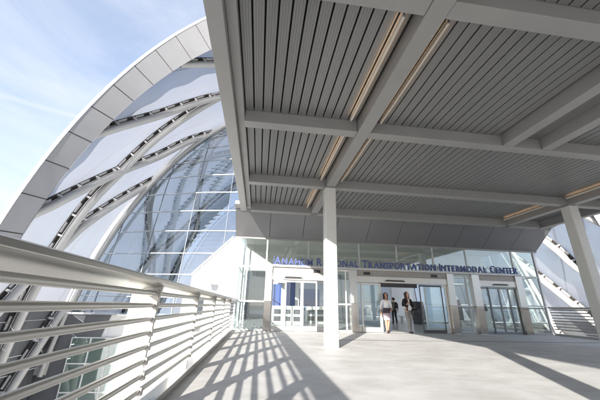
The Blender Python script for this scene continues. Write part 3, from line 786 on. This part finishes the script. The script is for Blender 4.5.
    m = MB(); m.ell(hc+R@Vector((0,-.092,-.068)), .024, .010, .0085, 10, 6, R); local(m, 'mouth', mats['lip'], t)
    # hair: cap plus hanging locks
    m = MB(); rings = []
    for z, k_ in ((-.055,1.02),(-.02,1.12),(.02,1.16),(.06,1.19),(.095,1.28),(.118,1.5),(.13,.5)):
        ring = []
        i = min(range(len(prof)), key=lambda j: abs(prof[j][0]-z)); rx, ry, oy = prof[i][1:]
        for a_ in range(22):
            a = 2*pi*a_/22; fr = -sin(a); lim = .062
            x_, y_ = rx*k_*cos(a), ry*k_*sin(a)+oy+.008
            if fr > 0 and z < lim: y_ = max(y_, .0 - .02*max(0, z/lim)); x_ *= 1.03
            ring.append(hc+R@Vector((x_, y_, z+.004)))
        rings.append(ring)
    m.loft(rings)
    rnd = random.Random(int(1000*sc))
    for k in range(mats['locks']):
        a = pi*(-.16+1.32*k/(mats['locks']-1)); ln = mats['hairlen']*rnd.uniform(.85,1.1); wv = mats['curl']
        p0 = Vector((.076*cos(a), .085*sin(a)+.015, .05)); pts = []; rr = []
        for i in range(7):
            u = i/6; pts.append(hc+R@Vector((p0.x*(1+.35*wv*10*u*.3)+wv*sin(u*9+k*2.1), p0.y+.02*u+wv*cos(u*8+k*1.7), p0.z-ln*u))); rr.append((.030 if wv > .01 else .026)*(1.0-.45*u*u)*rnd.uniform(.85,1.15))
        m.tube(pts, rr, 8)
    local(m, 'hair', mats['hair'], t)
    return t, J, local
def shoes(t, local, J, mt, heel):
    for s in 'rl':
        a, b = Vector(J['he'+s][0]), Vector(J['to'+s][0]); m = MB()
        m.tube([a+Vector((0,.015,-.005)), a.lerp(b,.45)+Vector((0,0,-.005)), b.lerp(a,.1), b+Vector((0,-.045,-.005))], [.040,.040,.043,.022], 10)
        if heel: m.tube([a+Vector((0,.02,-.02)), a+Vector((0,.024,-a.z*.6)), Vector((a.x, a.y+.024, .004))], [.022,.013,.010], 8)
        local(m, 'shoe', mt, t)

# woman walking out on the left
poseA = dict(r=dict(knee=(-.075,-.06,.50), ank=(-.06,-.10,.115), toe=(-.06,-.225,.038), elb=(-.245,.03,1.09), wr=(-.26,-.06,.86), pn=(1,0,0)),
             l=dict(knee=(.07,.0,.50), ank=(.045,.12,.13), toe=(.05,.0,.038), elb=(.235,.07,1.10), wr=(.17,-.11,.96), pn=(-1,0,0), curl=1.0))
mA = dict(skin=M['skin'], eye=M['eye'], lip=M['lip'], hair=M['hair'], locks=19, hairlen=.25, curl=.024)
tA, JA, loc = person((5.76,13.42,.008), rad(-8), 'woman with dark curly hair in white blouse and mauve skirt, leaving the doors', 1.0, (rad(6), rad(2)), poseA, mA)
G = lambda J, k, f=1.: (J[k][0], tuple(x*f for x in J[k][1]) if isinstance(J[k][1], tuple) else J[k][1]*f)
def top(J, mt, name, par, lens, f=1.14):
    nd = {'belly':((0,-.005,1.02),(.125,.10)), 'waist':((0,-.004,.965),(.135,.112)), 'chest':G(J,'chest',f), 'sho':G(J,'sho',1.16), 'col':((0,.002,1.415),.060)}
    e = [('waist','belly'),('belly','chest'),('chest','sho'),('sho','col')]
    for s in 'rl':
        nd['sh'+s] = G(J,'sh'+s,1.2); el, wr = Vector(J['el'+s][0]), Vector(J['wr'+s][0]); nd['el'+s] = (el, .054); nd['cu'+s] = (el.lerp(wr, lens), .042)
        e += [('sho','sh'+s),('sh'+s,'el'+s),('el'+s,'cu'+s)]
    return skin(name, nd, e, mt, par, 'belly')
top(JA, M['blouse'], 'blouse', tA, .55)
def ringE(c, rx, ry, n=20): return [Vector(c)+Vector((rx*cos(2*pi*k/n), ry*sin(2*pi*k/n), 0)) for k in range(n)]
m = MB(); m.loft([ringE((0,0,1.0),.125,.105), ringE((0,.003,.92),.158,.135), ringE((0,0,.82),.168,.142), ringE((0,-.005,.68),.16,.14), ringE((0,.0,.54),.145,.15)])
loc(m, 'skirt', M['skirt'], tA)
m = MB(); m.loft([ringE((0,0,1.04),.143,.122), ringE((0,0,.985),.162,.142), ringE((.01,-.006,.90),.182,.160), ringE((-.01,-.006,.84),.178,.153), ringE((-.01,-.006,.825),.17,.146)]); loc(m, 'waist_wrap', M['waist'], tA)
shoes(tA, loc, JA, M['shoe'], True)

# woman in black walking beside her
poseB = dict(r=dict(knee=(-.08,-.10,.50), ank=(-.07,-.13,.10), toe=(-.08,-.25,.035), elb=(-.235,.02,1.10), wr=(-.14,-.20,1.17), pn=(.3,.9,0), hd=(.75,-.25,.5), curl=1.0),
             l=dict(knee=(.085,-.02,.50), ank=(.08,.10,.11), toe=(.09,-.02,.035), elb=(.25,.05,1.08), wr=(.22,-.14,1.01), pn=(-.6,0,-.6), curl=1.2))
mB = dict(skin=M['skin2'], eye=M['eye'], lip=M['lip'], hair=M['hair2'], locks=17, hairlen=.37, curl=.010)
tB, JB, loc = person((6.83,13.5,.008), rad(6), 'woman with long brown hair in black cardigan and grey trousers carrying a dark handbag', 1.045, (rad(14), rad(-7)), poseB, mB)
top(JB, M['cardi'], 'cardigan', tB, .93, 1.17)
m = MB(); m.prism([(-.022,-.125,1.37),(.022,-.125,1.37),(.018,-.138,1.16),(.07,-.148,.96),(.06,-.148,.92),(-.06,-.148,.92),(-.07,-.148,.96),(-.018,-.138,1.16)], (0,.05,0)); loc(m, 'shirt', M['blouse'], tB)
def trousers(J, mt, par, hem=.075):
    nd = {'w':((0,0,1.0),(.125,.105)), 'p':((0,.004,.92),(.142,.122))}; e = [('w','p')]
    for s, q in (('r',-1),('l',1)):
        an = Vector(J['an'+s][0])
        nd['h'+s] = ((q*.088,0,.86),(.096,.102)); nd['k'+s] = (J['kn'+s][0],.074); nd['c'+s] = (J['cf'+s][0],.068); nd['a'+s] = (an+Vector((0,.01,-.03)),.062)
        e += [('p','h'+s),('h'+s,'k'+s),('k'+s,'c'+s),('c'+s,'a'+s)]
    return skin('trousers', nd, e, mt, par, 'p')
trousers(JB, M['trouser'], tB); shoes(tB, loc, JB, M['shoe'], False)
hb = thing('handbag', 'dark leather handbag hanging from the arm of the woman in black', 'bag', (0,0,0))
m = MB(); bx = (7.06, 13.30, .80); rr = []
for z, wx, wy in ((0,.17,.06),(.02,.185,.07),(.14,.18,.066),(.25,.15,.04),(.26,.14,.03)):
    rr.append([Vector((bx[0]+wx*(abs(cos(a))**.5)*(1 if cos(a) > 0 else -1), bx[1]+wy*(abs(sin(a))**.5)*(1 if sin(a) > 0 else -1), bx[2]+z)) for a in [2*pi*k/20 for k in range(20)]])
hb.location = bx
m.loft(rr); m.build('bag_body', M['bag'], hb)
for dy in (-.025,.025):
    m = MB(); m.tube([(bx[0]-.09+.18*k/12, bx[1]+dy, bx[2]+.25+.17*sin(pi*k/12)) for k in range(13)], .009, 8); m.build('handle', M['bag'], hb)

# man walking away inside
poseC = dict(r=dict(knee=(-.09,-.05,.50), ank=(-.09,.10,.11), toe=(-.10,-.03,.035), elb=(-.25,.05,1.10), wr=(-.27,-.04,.87), pn=(1,0,0)),
             l=dict(knee=(.09,-.08,.50), ank=(.09,-.10,.09), toe=(.10,-.23,.035), elb=(.25,.04,1.10), wr=(.27,-.06,.87), pn=(-1,0,0)))
mC = dict(skin=M['skin2'], eye=M['eye'], lip=M['lip'], hair=M['hair2'], locks=9, hairlen=.10, curl=.004)
tC, JC, loc = person((9.72,21.3,.01), rad(176), 'person in grey jacket and dark trousers walking away inside the lobby', 1.04, (0,0), poseC, mC)
top(JC, M['jacket'], 'jacket', tC, .95, 1.22); trousers(JC, M['darktrouser'], tC); shoes(tC, loc, JC, M['shoe'], False)
m = MB(); m.box(-.02,.10,1.0,.19,.24,1.36); o = loc(m, 'shoulder_bag_tmp', M['bag'], None)
bpy.data.objects.remove(o)
bp_ = thing('backpack', 'black backpack worn by the person walking away in the lobby', 'bag', (9.82,21.14,1.02))
m = MB(); m.ell((9.82,21.13,1.24), .15, .10, .22, 12, 10); bp_.location = (9.82,21.13,1.02); m.build('bag_body', M['bag'], bp_)
